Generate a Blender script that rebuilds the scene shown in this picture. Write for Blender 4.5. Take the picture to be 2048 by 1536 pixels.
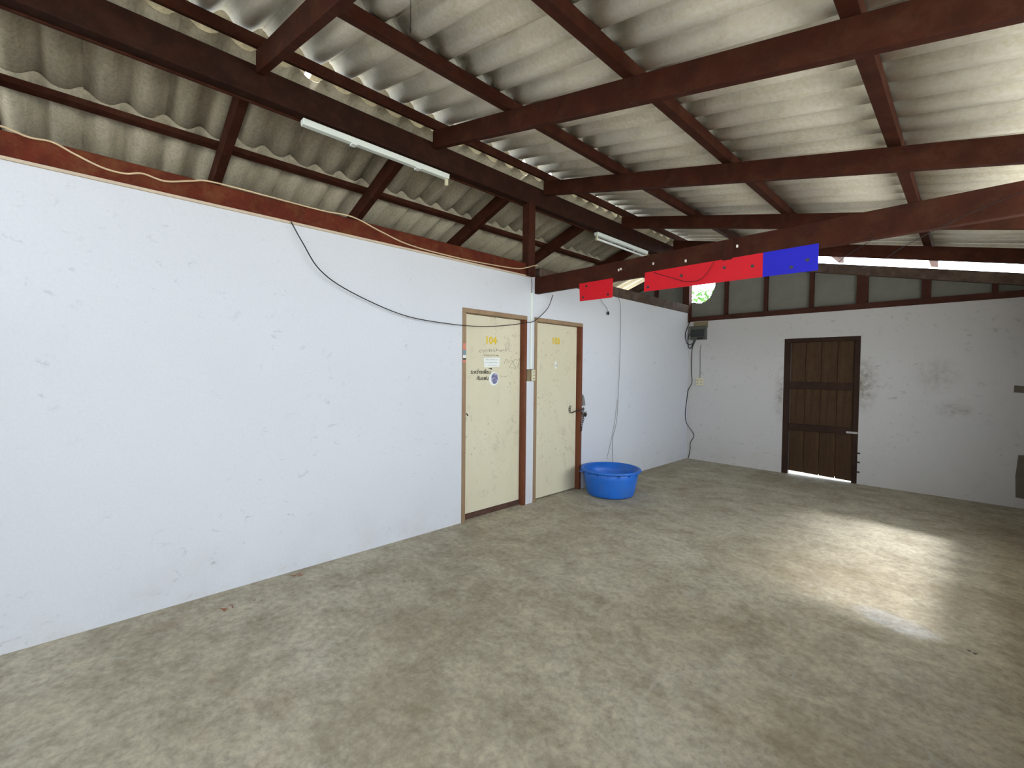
import bpy, bmesh, math, random
from mathutils import Vector, Matrix

random.seed(7)
for o in list(bpy.data.objects):
    bpy.data.objects.remove(o, do_unlink=True)
SC = bpy.context.scene
COL = SC.collection

# ------------------------------------------------------------------ camera
cam_d = bpy.data.cameras.new('camera')
cam_d.sensor_width = 36.0
cam_d.lens = 15.583
cam_d.clip_start = 0.02
cam_d.clip_end = 300
cam = bpy.data.objects.new('camera', cam_d)
COL.objects.link(cam)
_r = Vector((0.69438, 0.71954, 0.009746))
_u = Vector((-0.02651, 0.012044, 0.999576))
_f = Vector((-0.719117, 0.694347, -0.027438))
cam.matrix_world = Matrix(((_r.x, _u.x, -_f.x, 3.3392), (_r.y, _u.y, -_f.y, 0.0), (_r.z, _u.z, -_f.z, 1.4447), (0, 0, 0, 1)))
SC.camera = cam

# ------------------------------------------------------------------ world, sun, exposure
world = bpy.data.worlds.new('overcast_sky')
SC.world = world
world.use_nodes = True
bgn = world.node_tree.nodes['Background']
bgn.inputs[0].default_value = (0.80, 0.90, 1.0, 1)
bgn.inputs[1].default_value = 8.0
sun_d = bpy.data.lights.new('hazy_sun', 'SUN')
sun_d.energy = 5.5
sun_d.color = (0.97, 0.98, 1.0)
sun_d.angle = math.radians(10)
sun = bpy.data.objects.new('hazy_sun', sun_d)
COL.objects.link(sun)
sun.location = (9, 3, 8)
sun.rotation_euler = Vector((-1.0, 0.10, -1.0)).to_track_quat('-Z', 'Y').to_euler()
SC.view_settings.view_transform = 'Standard'
SC.view_settings.look = 'None'
SC.view_settings.gamma = 1.0
SC.view_settings.use_curve_mapping = False
SC.view_settings.exposure = 0.2
SC.cycles.use_denoising = True
SC.cycles.max_bounces = 8
SC.cycles.diffuse_bounces = 4
SC.cycles.use_adaptive_sampling = True
SC.cycles.adaptive_threshold = 0.05
SC.cycles.sample_clamp_indirect = 6.0


def portal(name, loc, size_y, size_z, normal):
    d = bpy.data.lights.new(name, 'AREA')
    d.shape = 'RECTANGLE'
    d.size = size_y
    d.size_y = size_z
    d.cycles.is_portal = True
    o = bpy.data.objects.new(name, d)
    COL.objects.link(o)
    o.location = loc
    o.rotation_euler = Vector(normal).to_track_quat('-Z', 'Z').to_euler()
    return o


portal('portal_doorway', (4.13, -0.025, 1.25), 1.45, 2.5, (-1, 0, 0))
portal('portal_window', (4.13, 4.315, 1.7), 2.13, 1.8, (-1, 0, 0))
portal('portal_added_clerestory', (4.13, 1.975, 2.15), 2.3, 0.9, (-1, 0, 0))

# ------------------------------------------------------------------ dimensions
H_WALL = 2.48
YB = 7.378
XR = 4.0
Y0 = -2.6
S_R, S_L = 0.226, 0.347
ZT = 3.534          # rafter top at the ridge
ZB = 3.386          # rafter bottom at the ridge
PH = 0.08           # purlin height
PHL = 0.04          # lighter purlins on the far slope


# ------------------------------------------------------------------ materials
def lin(c):
    return tuple(((v / 255) / 12.92 if v <= 10 else (((v / 255) + 0.055) / 1.055) ** 2.4) for v in c)


class NT:
    def __init__(self, name, rough=0.8, spec=0.3):
        self.m = bpy.data.materials.new(name)
        self.m.use_nodes = True
        self.t = self.m.node_tree
        self.b = self.t.nodes['Principled BSDF']
        self.b.inputs['Roughness'].default_value = rough
        self.b.inputs['Specular IOR Level'].default_value = spec
        self.co = self.t.nodes.new('ShaderNodeTexCoord').outputs['Object']

    def n(self, ty, **kw):
        nd = self.t.nodes.new(ty)
        for k, v in kw.items():
            setattr(nd, k, v)
        return nd

    def l(self, a, b):
        self.t.links.new(a, b)

    def mapping(self, scale=(1, 1, 1), loc=(0, 0, 0)):
        mp = self.n('ShaderNodeMapping')
        mp.inputs['Scale'].default_value = scale
        mp.inputs['Location'].default_value = loc
        self.l(self.co, mp.inputs['Vector'])
        return mp.outputs[0]

    def noise(self, scale, detail=4, rough=0.55, vec=None, dist=0.0):
        nd = self.n('ShaderNodeTexNoise')
        nd.inputs['Scale'].default_value = scale
        nd.inputs['Detail'].default_value = detail
        nd.inputs['Roughness'].default_value = rough
        nd.inputs['Distortion'].default_value = dist
        self.l(vec if vec is not None else self.co, nd.inputs['Vector'])
        return nd.outputs['Fac']

    def ramp(self, fac, stops):
        nd = self.n('ShaderNodeValToRGB')
        e = nd.color_ramp.elements
        while len(e) < len(stops):
            e.new(0.5)
        for i, (p, c) in enumerate(stops):
            e[i].position = p
            e[i].color = (*c, 1) if len(c) == 3 else c
        self.l(fac, nd.inputs[0])
        return nd.outputs[0]

    def mix(self, fac, a, b, mode='MIX'):
        nd = self.n('ShaderNodeMix', data_type='RGBA', blend_type=mode)
        for s, v in ((nd.inputs[0], fac), (nd.inputs[6], a), (nd.inputs[7], b)):
            if isinstance(v, (int, float)):
                s.default_value = v
            elif isinstance(v, tuple):
                s.default_value = (*v, 1) if len(v) == 3 else v
            else:
                self.l(v, s)
        return nd.outputs[2]

    def math(self, op, a, b=0.0, clamp=False):
        nd = self.n('ShaderNodeMath', operation=op, use_clamp=clamp)
        for s, v in ((nd.inputs[0], a), (nd.inputs[1], b)):
            if isinstance(v, (int, float)):
                s.default_value = v
            else:
                self.l(v, s)
        return nd.outputs[0]

    def color(self, out):
        if isinstance(out, tuple):
            self.b.inputs['Base Color'].default_value = (*out, 1)
        else:
            self.l(out, self.b.inputs['Base Color'])
        return self

    def bump(self, h, strength=0.3, dist=0.01):
        nd = self.n('ShaderNodeBump')
        nd.inputs['Strength'].default_value = strength
        nd.inputs['Distance'].default_value = dist
        self.l(h, nd.inputs['Height'])
        self.l(nd.outputs[0], self.b.inputs['Normal'])
        return self


def rand_out(n):
    return n.n('ShaderNodeObjectInfo').outputs['Random']


MW = (0, 0, 0)
W1 = (1, 1, 1)


def mat_plaster(name, base, dirt, amount, lo=0.44, th=0.60, smears=()):
    n = NT(name, 0.75, 0.25)
    broad = n.noise(0.9, 3, 0.5)
    c = n.mix(broad, tuple(v * 0.94 for v in base), tuple(min(v * 1.04, 0.9) for v in base))
    # scuffs: small dark smears in scattered patches
    zone = n.ramp(n.noise(1.7, 2, 0.5), [(lo, MW), (lo + 0.22, W1)])
    sc = n.ramp(n.noise(11.0, 7, 0.72, n.mapping((1, 1, 1.35)), 0.5), [(th, MW), (th + 0.14, W1)])
    f = n.math('MULTIPLY', n.math('MULTIPLY', zone, sc), amount)
    c = n.mix(f, c, dirt)
    sp = n.ramp(n.noise(70, 3, 0.7), [(0.40, MW), (0.75, W1)])
    c = n.mix(n.math('MULTIPLY', sp, amount * 0.12), c, dirt)
    # stains rising from the floor
    sep = n.n('ShaderNodeSeparateXYZ')
    n.l(n.co, sep.inputs[0])
    low = n.ramp(n.math('MULTIPLY', n.math('SUBTRACT', 0.55, sep.outputs[2]), 1.6, True), [(0.2, MW), (1.0, W1)])
    stain = n.math('MULTIPLY', n.math('MULTIPLY', low, n.ramp(n.noise(3.0, 6, 0.65), [(0.42, MW), (0.8, W1)])), amount * 0.55)
    c = n.mix(stain, c, (0.38, 0.31, 0.20))
    for (cx, cz, rx, rz, k) in smears:
        a = n.math('DIVIDE', n.math('SUBTRACT', sep.outputs[0], cx), rx)
        b = n.math('DIVIDE', n.math('SUBTRACT', sep.outputs[2], cz), rz)
        d = n.math('SUBTRACT', 1.0, n.math('SQRT', n.math('ADD', n.math('MULTIPLY', a, a), n.math('MULTIPLY', b, b))), True)
        f2 = n.math('MULTIPLY', n.math('MULTIPLY', d, n.ramp(n.noise(14, 6, 0.7), [(0.35, MW), (0.65, W1)])), k)
        c = n.mix(f2, c, (0.16, 0.12, 0.07))
    n.color(c)
    n.bump(n.noise(16, 6, 0.65), 0.25, 0.006)
    return n.m


M_PLASTER = mat_plaster('painted_plaster', (0.655, 0.668, 0.71), (0.24, 0.23, 0.24), 0.65, 0.42, 0.59)
M_PLASTER_B = mat_plaster('painted_plaster_worn', (0.575, 0.55, 0.53), (0.22, 0.19, 0.17), 0.6, 0.38, 0.565,
                          ((2.34, 1.32, 0.20, 0.42, 1.1), (1.41, 1.15, 0.12, 0.5, 0.8), (3.05, 1.45, 0.25, 0.25, 0.5), (3.2, 1.05, 0.2, 0.12, 0.6)))


def mat_floor():
    n = NT('bare_concrete', 0.7, 0.22)
    big = n.noise(0.9, 4, 0.55, None, 0.2)
    mid = n.noise(4.2, 9, 0.70, n.mapping((1.0, 1.2, 1)), 0.35)
    fine = n.noise(24, 8, 0.75, None, 0.2)
    c = n.ramp(big, [(0.30, (0.315, 0.275, 0.205)), (0.52, (0.385, 0.347, 0.272)), (0.72, (0.435, 0.40, 0.325))])
    sep = n.n('ShaderNodeSeparateXYZ')
    n.l(n.co, sep.inputs[0])
    wob = n.math('MULTIPLY', n.math('SUBTRACT', n.noise(9, 4, 0.6), 0.5), 0.30)

    def ellipse(cx, cy, rx, ry, rot, soft, k):
        ca, sa = math.cos(rot), math.sin(rot)
        dx = n.math('SUBTRACT', sep.outputs[0], cx)
        dy = n.math('SUBTRACT', sep.outputs[1], cy)
        a = n.math('DIVIDE', n.math('ADD', n.math('MULTIPLY', dx, ca), n.math('MULTIPLY', dy, sa)), rx)
        b = n.math('DIVIDE', n.math('SUBTRACT', n.math('MULTIPLY', dy, ca), n.math('MULTIPLY', dx, sa)), ry)
        d = n.math('SQRT', n.math('ADD', n.math('MULTIPLY', a, a), n.math('MULTIPLY', b, b)))
        d = n.math('ADD', d, n.math('MULTIPLY', wob, k))
        return n.ramp(d, [(1.0 - soft, W1), (1.0, MW)]), d

    # grey skim-coat patch
    e, _ = ellipse(3.06, 3.40, 0.23, 0.13, -0.35, 0.4, 2.4)
    c = n.mix(n.math('MULTIPLY', e, 0.55), c, (0.42, 0.425, 0.44))
    c = n.mix(0.68, c, n.ramp(mid, [(0.30, (0.30, 0.28, 0.24)), (0.50, (0.50, 0.495, 0.48)), (0.70, (0.68, 0.67, 0.64))]), 'OVERLAY')
    c = n.mix(0.75, c, n.ramp(fine, [(0.28, (0.26, 0.25, 0.23)), (0.5, (0.5, 0.5, 0.5)), (0.72, (0.72, 0.715, 0.70))]), 'OVERLAY')
    br = n.ramp(n.noise(1.3, 7, 0.7, n.mapping((1, 1, 1), (2, 8, 1)), 0.6), [(0.50, MW), (0.70, W1)])
    c = n.mix(n.math('MULTIPLY', br, 0.45), c, (0.20, 0.155, 0.09))
    # pale rubbed streaks
    st = n.ramp(n.noise(5.5, 7, 0.7, n.mapping((1.9, 0.8, 1), (3, 1, 0)), 1.2), [(0.60, MW), (0.72, W1)])
    c = n.mix(n.math('MULTIPLY', st, 0.35), c, (0.50, 0.50, 0.48))
    # reddish earth blotches
    rb = n.ramp(n.noise(1.9, 6, 0.7, n.mapping((1, 1, 1), (9, 4, 2)), 0.5), [(0.58, MW), (0.74, W1)])
    c = n.mix(n.math('MULTIPLY', rb, 0.35), c, (0.27, 0.175, 0.105))
    # dark spots
    ds = n.ramp(n.noise(34, 3, 0.6), [(0.71, MW), (0.76, W1)])
    c = n.mix(n.math('MULTIPLY', ds, 0.45), c, (0.10, 0.085, 0.06))
    # a pale curved scratch
    dx = n.math('SUBTRACT', sep.outputs[0], 2.78)
    dy = n.math('SUBTRACT', sep.outputs[1], 1.86)
    rr = n.math('SQRT', n.math('ADD', n.math('MULTIPLY', dx, dx), n.math('MULTIPLY', dy, dy)))
    ring = n.math('ABSOLUTE', n.math('SUBTRACT', n.math('ADD', rr, n.math('MULTIPLY', wob, 0.1)), 0.425))
    rm = n.ramp(ring, [(0.002, W1), (0.013, MW)])
    side = n.math('LESS_THAN', sep.outputs[0], 2.56)
    c = n.mix(n.math('MULTIPLY', n.math('MULTIPLY', rm, side), 0.28), c, (0.56, 0.54, 0.48))
    n.color(c)
    r = n.ramp(mid, [(0.3, (0.80,) * 3), (0.7, (0.62,) * 3)])
    n.l(r, n.b.inputs['Roughness'])
    n.bump(n.math('ADD', n.math('MULTIPLY', fine, 0.4), mid), 0.30, 0.006)
    return n.m


M_FLOOR = mat_floor()


def mat_sheet(name, ca, cb, dirt):
    n = NT(name, 0.9, 0.2)
    r = rand_out(n)
    c = n.mix(r, ca, cb)
    stv = n.mapping((1.2, 9, 3))
    c = n.mix(0.55, c, n.ramp(n.noise(2.0, 7, 0.7, stv), [(0.25, (0.30, 0.29, 0.25)), (0.5, (0.5, 0.5, 0.5)), (0.75, (0.66, 0.65, 0.62))]), 'OVERLAY')
    c = n.mix(0.6, c, n.ramp(n.noise(48, 5, 0.75), [(0.3, (0.30, 0.295, 0.28)), (0.5, (0.5, 0.5, 0.5)), (0.7, (0.68, 0.68, 0.67))]), 'OVERLAY')
    mo = n.ramp(n.noise(3.2, 6, 0.7), [(0.52, MW), (0.75, W1)])
    c = n.mix(n.math('MULTIPLY', mo, dirt), c, (0.22, 0.20, 0.15))
    n.color(c)
    n.bump(n.noise(40, 4, 0.6), 0.25, 0.004)
    return n.m


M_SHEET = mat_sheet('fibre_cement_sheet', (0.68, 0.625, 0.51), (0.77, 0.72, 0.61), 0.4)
M_SHEET_DARK = mat_sheet('stained_darkened_fibre_cement_sheet', (0.40, 0.35, 0.255), (0.50, 0.445, 0.335), 0.6)  # brown stained sheets, colour also darkened to dim the far slope


def mat_wood(name, a, b, dust, dust_amt, rough=0.75, axis=(1, 1, 1)):
    n = NT(name, rough, 0.12)
    g = n.noise(6.0, 7, 0.65, n.mapping(axis), 0.6)
    c = n.mix(n.ramp(g, [(0.3, MW), (0.7, W1)]), a, b)
    d = n.ramp(n.noise(8.0, 7, 0.75), [(0.48, MW), (0.72, W1)])
    c = n.mix(n.math('MULTIPLY', d, dust_amt), c, dust)
    n.color(c)
    n.bump(g, 0.25, 0.004)
    return n.m


M_BEAM = mat_wood('red_brown_timber', lin((48, 24, 15)), lin((70, 34, 21)), lin((104, 74, 54)), 0.22)
M_RIDGE = mat_wood('dark_ridge_timber', lin((38, 21, 15)), lin((54, 29, 20)), lin((88, 66, 52)), 0.18)
M_PLATE = mat_wood('rust_red_wall_plate', lin((74, 30, 19)), lin((100, 42, 27)), lin((116, 78, 46)), 0.6)
M_DUSTBEAM = mat_wood('dusty_grey_timber', lin((64, 48, 40)), lin((90, 74, 64)), lin((124, 112, 102)), 0.5)
M_STUD = mat_wood('gable_stud_timber', lin((58, 32, 26)), lin((76, 44, 35)), lin((100, 78, 62)), 0.15)
M_FRAME = mat_wood('weathered_door_frame', lin((136, 112, 88)), lin((164, 140, 112)), lin((150, 100, 74)), 0.45, 0.6, (1, 1, 0.15))
M_FRAME_R = mat_wood('dark_door_frame', lin((98, 56, 38)), lin((124, 74, 52)), lin((150, 112, 86)), 0.22, 0.6, (1, 1, 0.15))
M_PLANK = mat_wood('dark_plank', lin((60, 44, 31)), lin((84, 62, 42)), lin((50, 35, 27)), 0.5, 0.7, (3, 3, 0.2))
M_LEDGE = mat_wood('dark_ledge', lin((46, 32, 26)), lin((62, 44, 35)), lin((84, 66, 52)), 0.15)
M_LOWSTRIP = mat_wood('dark_bottom_strip', lin((74, 52, 46)), lin((92, 66, 56)), lin((120, 100, 84)), 0.2)


def mat_door(name, seed):
    n = NT(name, 0.6, 0.35)
    v = n.mapping((1, 1, 0.35), (seed, seed * 1.7, 0))
    c = n.mix(n.noise(2.5, 5, 0.6, v), lin((206, 196, 166)), lin((222, 215, 190)))
    sm = n.ramp(n.noise(4.5, 8, 0.75, n.mapping((1, 1, 0.8), (seed * 2, 1, seed)), 0.4), [(0.56, MW), (0.78, W1)])
    c = n.mix(n.math('MULTIPLY', sm, 0.55), c, lin((140, 130, 108)))
    sp = n.ramp(n.noise(30, 4, 0.7, n.mapping((1, 1, 1), (0, seed, 3))), [(0.60, MW), (0.70, W1)])
    zone = n.ramp(n.noise(2.2, 3, 0.5, n.mapping((1, 1, 1), (seed, 7, 5))), [(0.46, MW), (0.62, W1)])
    c = n.mix(n.math('MULTIPLY', n.math('MULTIPLY', sp, zone), 0.75), c, lin((96, 84, 66)))
    n.color(c)
    return n.m


M_DOOR1 = mat_door('cream_door_paint', 2.0)
M_DOOR2 = mat_door('cream_door_paint_worn', 5.3)


def plain(name, rgb, rough=0.6, spec=0.3, var=0.15, scale=12, metal=0.0):
    n = NT(name, rough, spec)
    c = lin(rgb)
    n.color(n.mix(n.noise(scale, 5, 0.65), tuple(v * (1 - var) for v in c), tuple(min(1, v * (1 + var)) for v in c)))
    n.b.inputs['Metallic'].default_value = metal
    return n.m


M_PANEL = plain('dull_gable_sheet', (118, 116, 106), 0.9, 0.1, 0.25, 6)
M_WHITE = plain('white_enamel', (226, 232, 224), 0.45, 0.4, 0.06)
M_TUBE = plain('frosted_tube_glass', (236, 240, 236), 0.25, 0.5, 0.02)
M_CREAMPL = plain('yellowed_plastic', (214, 206, 176), 0.5, 0.4, 0.08)
M_BLACK = plain('black_rubber', (30, 28, 30), 0.6, 0.3, 0.2)
M_GREYWIRE = plain('grey_wire', (120, 116, 114), 0.6, 0.3, 0.15)
M_BEIGE = plain('beige_cable', (206, 180, 146), 0.6, 0.3, 0.12)
M_STRIP = plain('pale_batten', (196, 178, 156), 0.7, 0.2, 0.15)
M_RED = plain('red_sheet', (214, 12, 30), 0.55, 0.3, 0.12, 9)
M_BLUE = plain('blue_sheet', (28, 24, 190), 0.55, 0.3, 0.12, 9)
M_STEEL = plain('dark_steel', (62, 58, 56), 0.45, 0.5, 0.3, 30, 0.6)
M_BRIGHTST = plain('worn_zinc', (176, 172, 166), 0.45, 0.5, 0.2, 30, 0.3)
M_YELLOW = plain('yellow_number_plastic', (226, 190, 36), 0.5, 0.4, 0.15, 40)
M_INK = plain('black_marker_ink', (32, 30, 28), 0.7, 0.2, 0.2)
M_PENCIL = plain('faint_pencil', (122, 108, 84), 0.8, 0.1, 0.2)
M_PAPER = plain('white_paper', (232, 234, 230), 0.8, 0.2, 0.03)
M_PINK = plain('pink_sticker', (206, 128, 110), 0.6, 0.3, 0.2, 60)
M_TEAL = plain('grey_blue_sticker', (120, 140, 150), 0.6, 0.3, 0.35, 120)
M_BOX = plain('dark_smoked_cover', (40, 44, 42), 0.35, 0.5, 0.2)
M_BOXB = plain('grey_breaker_base', (88, 90, 82), 0.6, 0.3, 0.15)
M_BOARD = plain('raw_board', (132, 118, 92), 0.8, 0.2, 0.2)
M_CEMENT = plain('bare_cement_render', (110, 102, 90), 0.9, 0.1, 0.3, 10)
M_DRYLEAF = plain('dry_leaf', (150, 92, 62), 0.8, 0.2, 0.3, 40)
M_DRYLEAF2 = plain('dry_leaf_dark', (96, 82, 60), 0.8, 0.2, 0.3, 40)
M_BARK = plain('tree_bark', (110, 90, 70), 0.9, 0.1, 0.3)
M_NAILW = plain('white_porcelain', (224, 214, 204), 0.4, 0.5, 0.05)
M_GROUND = plain('pale_dry_ground', (230, 224, 212), 0.95, 0.1, 0.15, 2)


def mat_blue():
    n = NT('blue_tub_plastic', 0.42, 0.45)
    c = n.mix(n.noise(7, 5, 0.65), lin((24, 92, 186)), lin((40, 116, 214)))
    d = n.ramp(n.noise(5, 7, 0.7, n.mapping((1, 1, 0.6))), [(0.55, MW), (0.78, W1)])
    c = n.mix(n.math('MULTIPLY', d, 0.45), c, lin((92, 112, 132)))
    n.color(c)
    return n.m


M_TUB = mat_blue()


def mat_stickerface():
    n = NT('printed_sticker_face', 0.5, 0.3)
    c = n.ramp(n.noise(34, 5, 0.7, None, 1.0), [(0.36, lin((70, 72, 84))), (0.5, lin((120, 116, 160))), (0.62, lin((196, 196, 206)))])
    n.color(c)
    return n.m


M_STICKER = mat_stickerface()


def mat_leaf():
    n = NT('green_leaf', 0.55, 0.3)
    n.color(n.mix(n.noise(3, 3, 0.5), lin((44, 92, 26)), lin((92, 138, 50))))
    tr = n.n('ShaderNodeBsdfTranslucent')
    tr.inputs[0].default_value = (*lin((96, 150, 46)), 1)
    mx = n.n('ShaderNodeMixShader')
    mx.inputs[0].default_value = 0.35
    out = n.t.nodes['Material Output']
    n.l(n.b.outputs[0], mx.inputs[1])
    n.l(tr.outputs[0], mx.inputs[2])
    n.l(mx.outputs[0], out.inputs[0])
    return n.m


M_LEAF = mat_leaf()


# ------------------------------------------------------------------ mesh builder
class MB:
    def __init__(self):
        self.v = []
        self.f = []

    def hexa(self, p):
        """eight corners: bottom four (ccw) then top four"""
        b = len(self.v)
        self.v += [tuple(q) for q in p]
        for q in ((3, 2, 1, 0), (4, 5, 6, 7), (0, 1, 5, 4), (1, 2, 6, 5), (2, 3, 7, 6), (3, 0, 4, 7)):
            self.f.append(tuple(b + i for i in q))
        return self

    def box(self, x0, x1, y0, y1, z0, z1):
        return self.hexa(((x0, y0, z0), (x1, y0, z0), (x1, y1, z0), (x0, y1, z0),
                          (x0, y0, z1), (x1, y0, z1), (x1, y1, z1), (x0, y1, z1)))

    def slope_beam(self, xa, za0, za1, xb, zb0, zb1, y0, y1):
        """beam along x, bottom/top heights at both ends"""
        return self.hexa(((xa, y0, za0), (xb, y0, zb0), (xb, y1, zb0), (xa, y1, za0),
                          (xa, y0, za1), (xb, y0, zb1), (xb, y1, zb1), (xa, y1, za1)))

    def tube(self, pts, r, seg=6, closed=False, smooth_steps=0):
        pts = [Vector(p) for p in pts]
        if smooth_steps:
            pts = catmull(pts, smooth_steps)
        n = len(pts)
        base = len(self.v)
        up = Vector((0.13, 0.21, 0.97)).normalized()
        for i, p in enumerate(pts):
            if closed:
                t = pts[(i + 1) % n] - pts[i - 1]
            else:
                t = pts[min(i + 1, n - 1)] - pts[max(i - 1, 0)]
            t.normalize()
            a = t.cross(up)
            if a.length < 1e-3:
                a = t.cross(Vector((1, 0, 0)))
            a.normalize()
            b = t.cross(a)
            rr = r[i] if isinstance(r, (list, tuple)) else r
            for k in range(seg):
                an = 2 * math.pi * k / seg
                self.v.append(tuple(p + a * (rr * math.cos(an)) + b * (rr * math.sin(an))))
        m = n if closed else n - 1
        for i in range(m):
            for k in range(seg):
                a0 = base + i * seg + k
                a1 = base + i * seg + (k + 1) % seg
                b0 = base + ((i + 1) % n) * seg + k
                b1 = base + ((i + 1) % n) * seg + (k + 1) % seg
                self.f.append((a0, a1, b1, b0))
        if not closed:
            self.f.append(tuple(base + k for k in range(seg - 1, -1, -1)))
            self.f.append(tuple(base + (n - 1) * seg + k for k in range(seg)))
        return self

    def lathe(self, prof, c, seg=48, wob=0.0):
        base = len(self.v)
        n = len(prof)
        for k in range(seg):
            an = 2 * math.pi * k / seg
            w = 1 + wob * math.sin(2 * an + 0.6)
            for (r, z) in prof:
                self.v.append((c[0] + r * w * math.cos(an), c[1] + r * w * math.sin(an), c[2] + z))
        for k in range(seg):
            for j in range(n - 1):
                a = base + k * n + j
                b = base + ((k + 1) % seg) * n + j
                self.f.append((a, b, b + 1, a + 1))
        return self

    def poly(self, pts, off):
        """flat outline (3d points) given thickness along vector off"""
        b = len(self.v)
        n = len(pts)
        off = Vector(off)
        self.v += [tuple(p) for p in pts] + [tuple(Vector(p) + off) for p in pts]
        self.f.append(tuple(range(b, b + n)))
        self.f.append(tuple(range(b + 2 * n - 1, b + n - 1, -1)))
        for i in range(n):
            j = (i + 1) % n
            self.f.append((b + i, b + n + i, b + n + j, b + j))
        return self

    def build(self, name, mat, parent=None, smooth=False, bevel=0.0, origin=None):
        xs = [v[0] for v in self.v]
        ys = [v[1] for v in self.v]
        zs = [v[2] for v in self.v]
        o0 = Vector(origin) if origin is not None else Vector(((min(xs) + max(xs)) / 2, (min(ys) + max(ys)) / 2, min(zs)))
        me = bpy.data.meshes.new(name)
        me.from_pydata([tuple(Vector(v) - o0) for v in self.v], [], self.f)
        bm = bmesh.new()
        bm.from_mesh(me)
        bmesh.ops.recalc_face_normals(bm, faces=bm.faces)
        if bevel > 0:
            bmesh.ops.bevel(bm, geom=[e for e in bm.edges if e.is_manifold and e.calc_face_angle(0) > 0.5],
                            offset=bevel, segments=1, affect='EDGES', clamp_overlap=True)
        bm.to_mesh(me)
        bm.free()
        me.materials.append(mat)
        if smooth:
            for p in me.polygons:
                p.use_smooth = True
        return link(name, me, parent, o0)


def catmull(pts, k):
    out = []
    n = len(pts)
    for i in range(n - 1):
        p0, p1, p2, p3 = pts[max(i - 1, 0)], pts[i], pts[i + 1], pts[min(i + 2, n - 1)]
        for j in range(k):
            t = j / k
            out.append(0.5 * ((2 * p1) + (p2 - p0) * t + (2 * p0 - 5 * p1 + 4 * p2 - p3) * t * t + (3 * p1 - p0 - 3 * p2 + p3) * t ** 3))
    out.append(pts[-1])
    return out


WORLD_LOC = {}


def link(name, data, parent, loc, rot=None):
    o = bpy.data.objects.new(name, data)
    COL.objects.link(o)
    WORLD_LOC[o.name] = Vector(loc)
    if parent is not None:
        o.parent = parent
        o.location = Vector(loc) - WORLD_LOC[parent.name]
    else:
        o.location = loc
    if rot is not None:
        o.rotation_euler = rot
    return o


def empty(name, loc):
    o = link(name, None, None, loc)
    o.empty_display_size = 0.1
    return o


def tag(o, label, cat, group=None):
    o['label'] = label
    o['category'] = cat
    if group:
        o['group'] = group
    return o


def struct(o, label=None):
    o['kind'] = 'structure'
    if label:
        o['label'] = label
    return o


def text_mb(s, size, mapf, depth, bold=0.0, shear=0.0):
    """text outlines as mesh, laid on a surface; mapf(u, v, w) -> world point, text centred on u = v = 0"""
    cu = bpy.data.curves.new('t', 'FONT')
    cu.body = s
    cu.size = size
    cu.align_x = 'CENTER'
    cu.align_y = 'CENTER'
    cu.resolution_u = 2
    cu.offset = bold
    cu.shear = shear
    ob = bpy.data.objects.new('t', cu)
    COL.objects.link(ob)
    bpy.context.view_layer.update()
    me = bpy.data.meshes.new_from_object(ob.evaluated_get(bpy.context.evaluated_depsgraph_get()))
    mb = MB()
    for v in me.vertices:
        mb.v.append(tuple(mapf(v.co.x, v.co.y, depth)))
    for p in me.polygons:
        mb.f.append(tuple(p.vertices))
    bpy.data.objects.remove(ob)
    bpy.data.curves.remove(cu)
    bpy.data.meshes.remove(me)
    return mb


# ------------------------------------------------------------------ setting: floor, ground, walls
mb = MB().box(-3.3, XR + 0.12, Y0, YB + 0.12, -0.12, 0.0)
struct(mb.build('floor', M_FLOOR, None, origin=(0, 0, 0)), 'bare mottled grey brown concrete floor')
mb = MB().box(-40, 45, -40, 48, -0.30, -0.12)
struct(mb.build('ground', M_GROUND, None, origin=(0, 0, 0)), 'pale dry ground outside the building')

D1 = (2.567, 3.436)
D2 = (3.557, 4.420)
DH = 2.045
mb = MB()
mb.box(-0.10, 0.0, Y0, D1[0], 0, H_WALL)
mb.box(-0.10, 0.0, D1[0], D1[1], DH, H_WALL)
mb.box(-0.10, 0.0, D1[1], D2[0], 0, H_WALL)
mb.box(-0.10, 0.0, D2[0], D2[1], DH, H_WALL)
mb.box(-0.10, 0.0, D2[1], YB, 0, H_WALL)
wall_left = struct(mb.build('wall_left', M_PLASTER, None, origin=(0, 0, 0)), 'long white plastered side wall with two cream doors')
mb = MB().box(-0.10, 0.012, Y0, 3.553, H_WALL, H_WALL + 0.125)
mb.build('wall_plate', M_PLATE, wall_left, bevel=0.004)
mb = MB().box(-0.10, 0.012, 3.62, YB, H_WALL - 0.02, H_WALL + 0.11)
mb.build('wall_plate', M_DUSTBEAM, wall_left, bevel=0.004)
mb = MB().box(0.0, 0.014, Y0, 3.50, H_WALL - 0.016, H_WALL)
mb.build('batten_strip', M_STRIP, wall_left)

mb = MB()
BD = (1.430, 2.316, 1.965)
ZBW = 2.315
mb.box(0.0, BD[0], YB, YB + 0.1, 0, ZBW)
mb.box(BD[1], XR, YB, YB + 0.1, 0, ZBW)
mb.box(BD[0], BD[1], YB, YB + 0.1, BD[2], ZBW)
wall_back = struct(mb.build('wall_back', M_PLASTER_B, None, origin=(0, YB, 0)), 'grey white end wall with a dark plank door')
MB().box(0.0, XR, YB - 0.02, YB + 0.09, ZBW, ZBW + 0.075).build('wall_plate', M_STUD, wall_back, bevel=0.004)


def rail_z(x):
    return 3.412 - S_R * x if x >= 0 else 3.412 - S_L * (-x)


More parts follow.
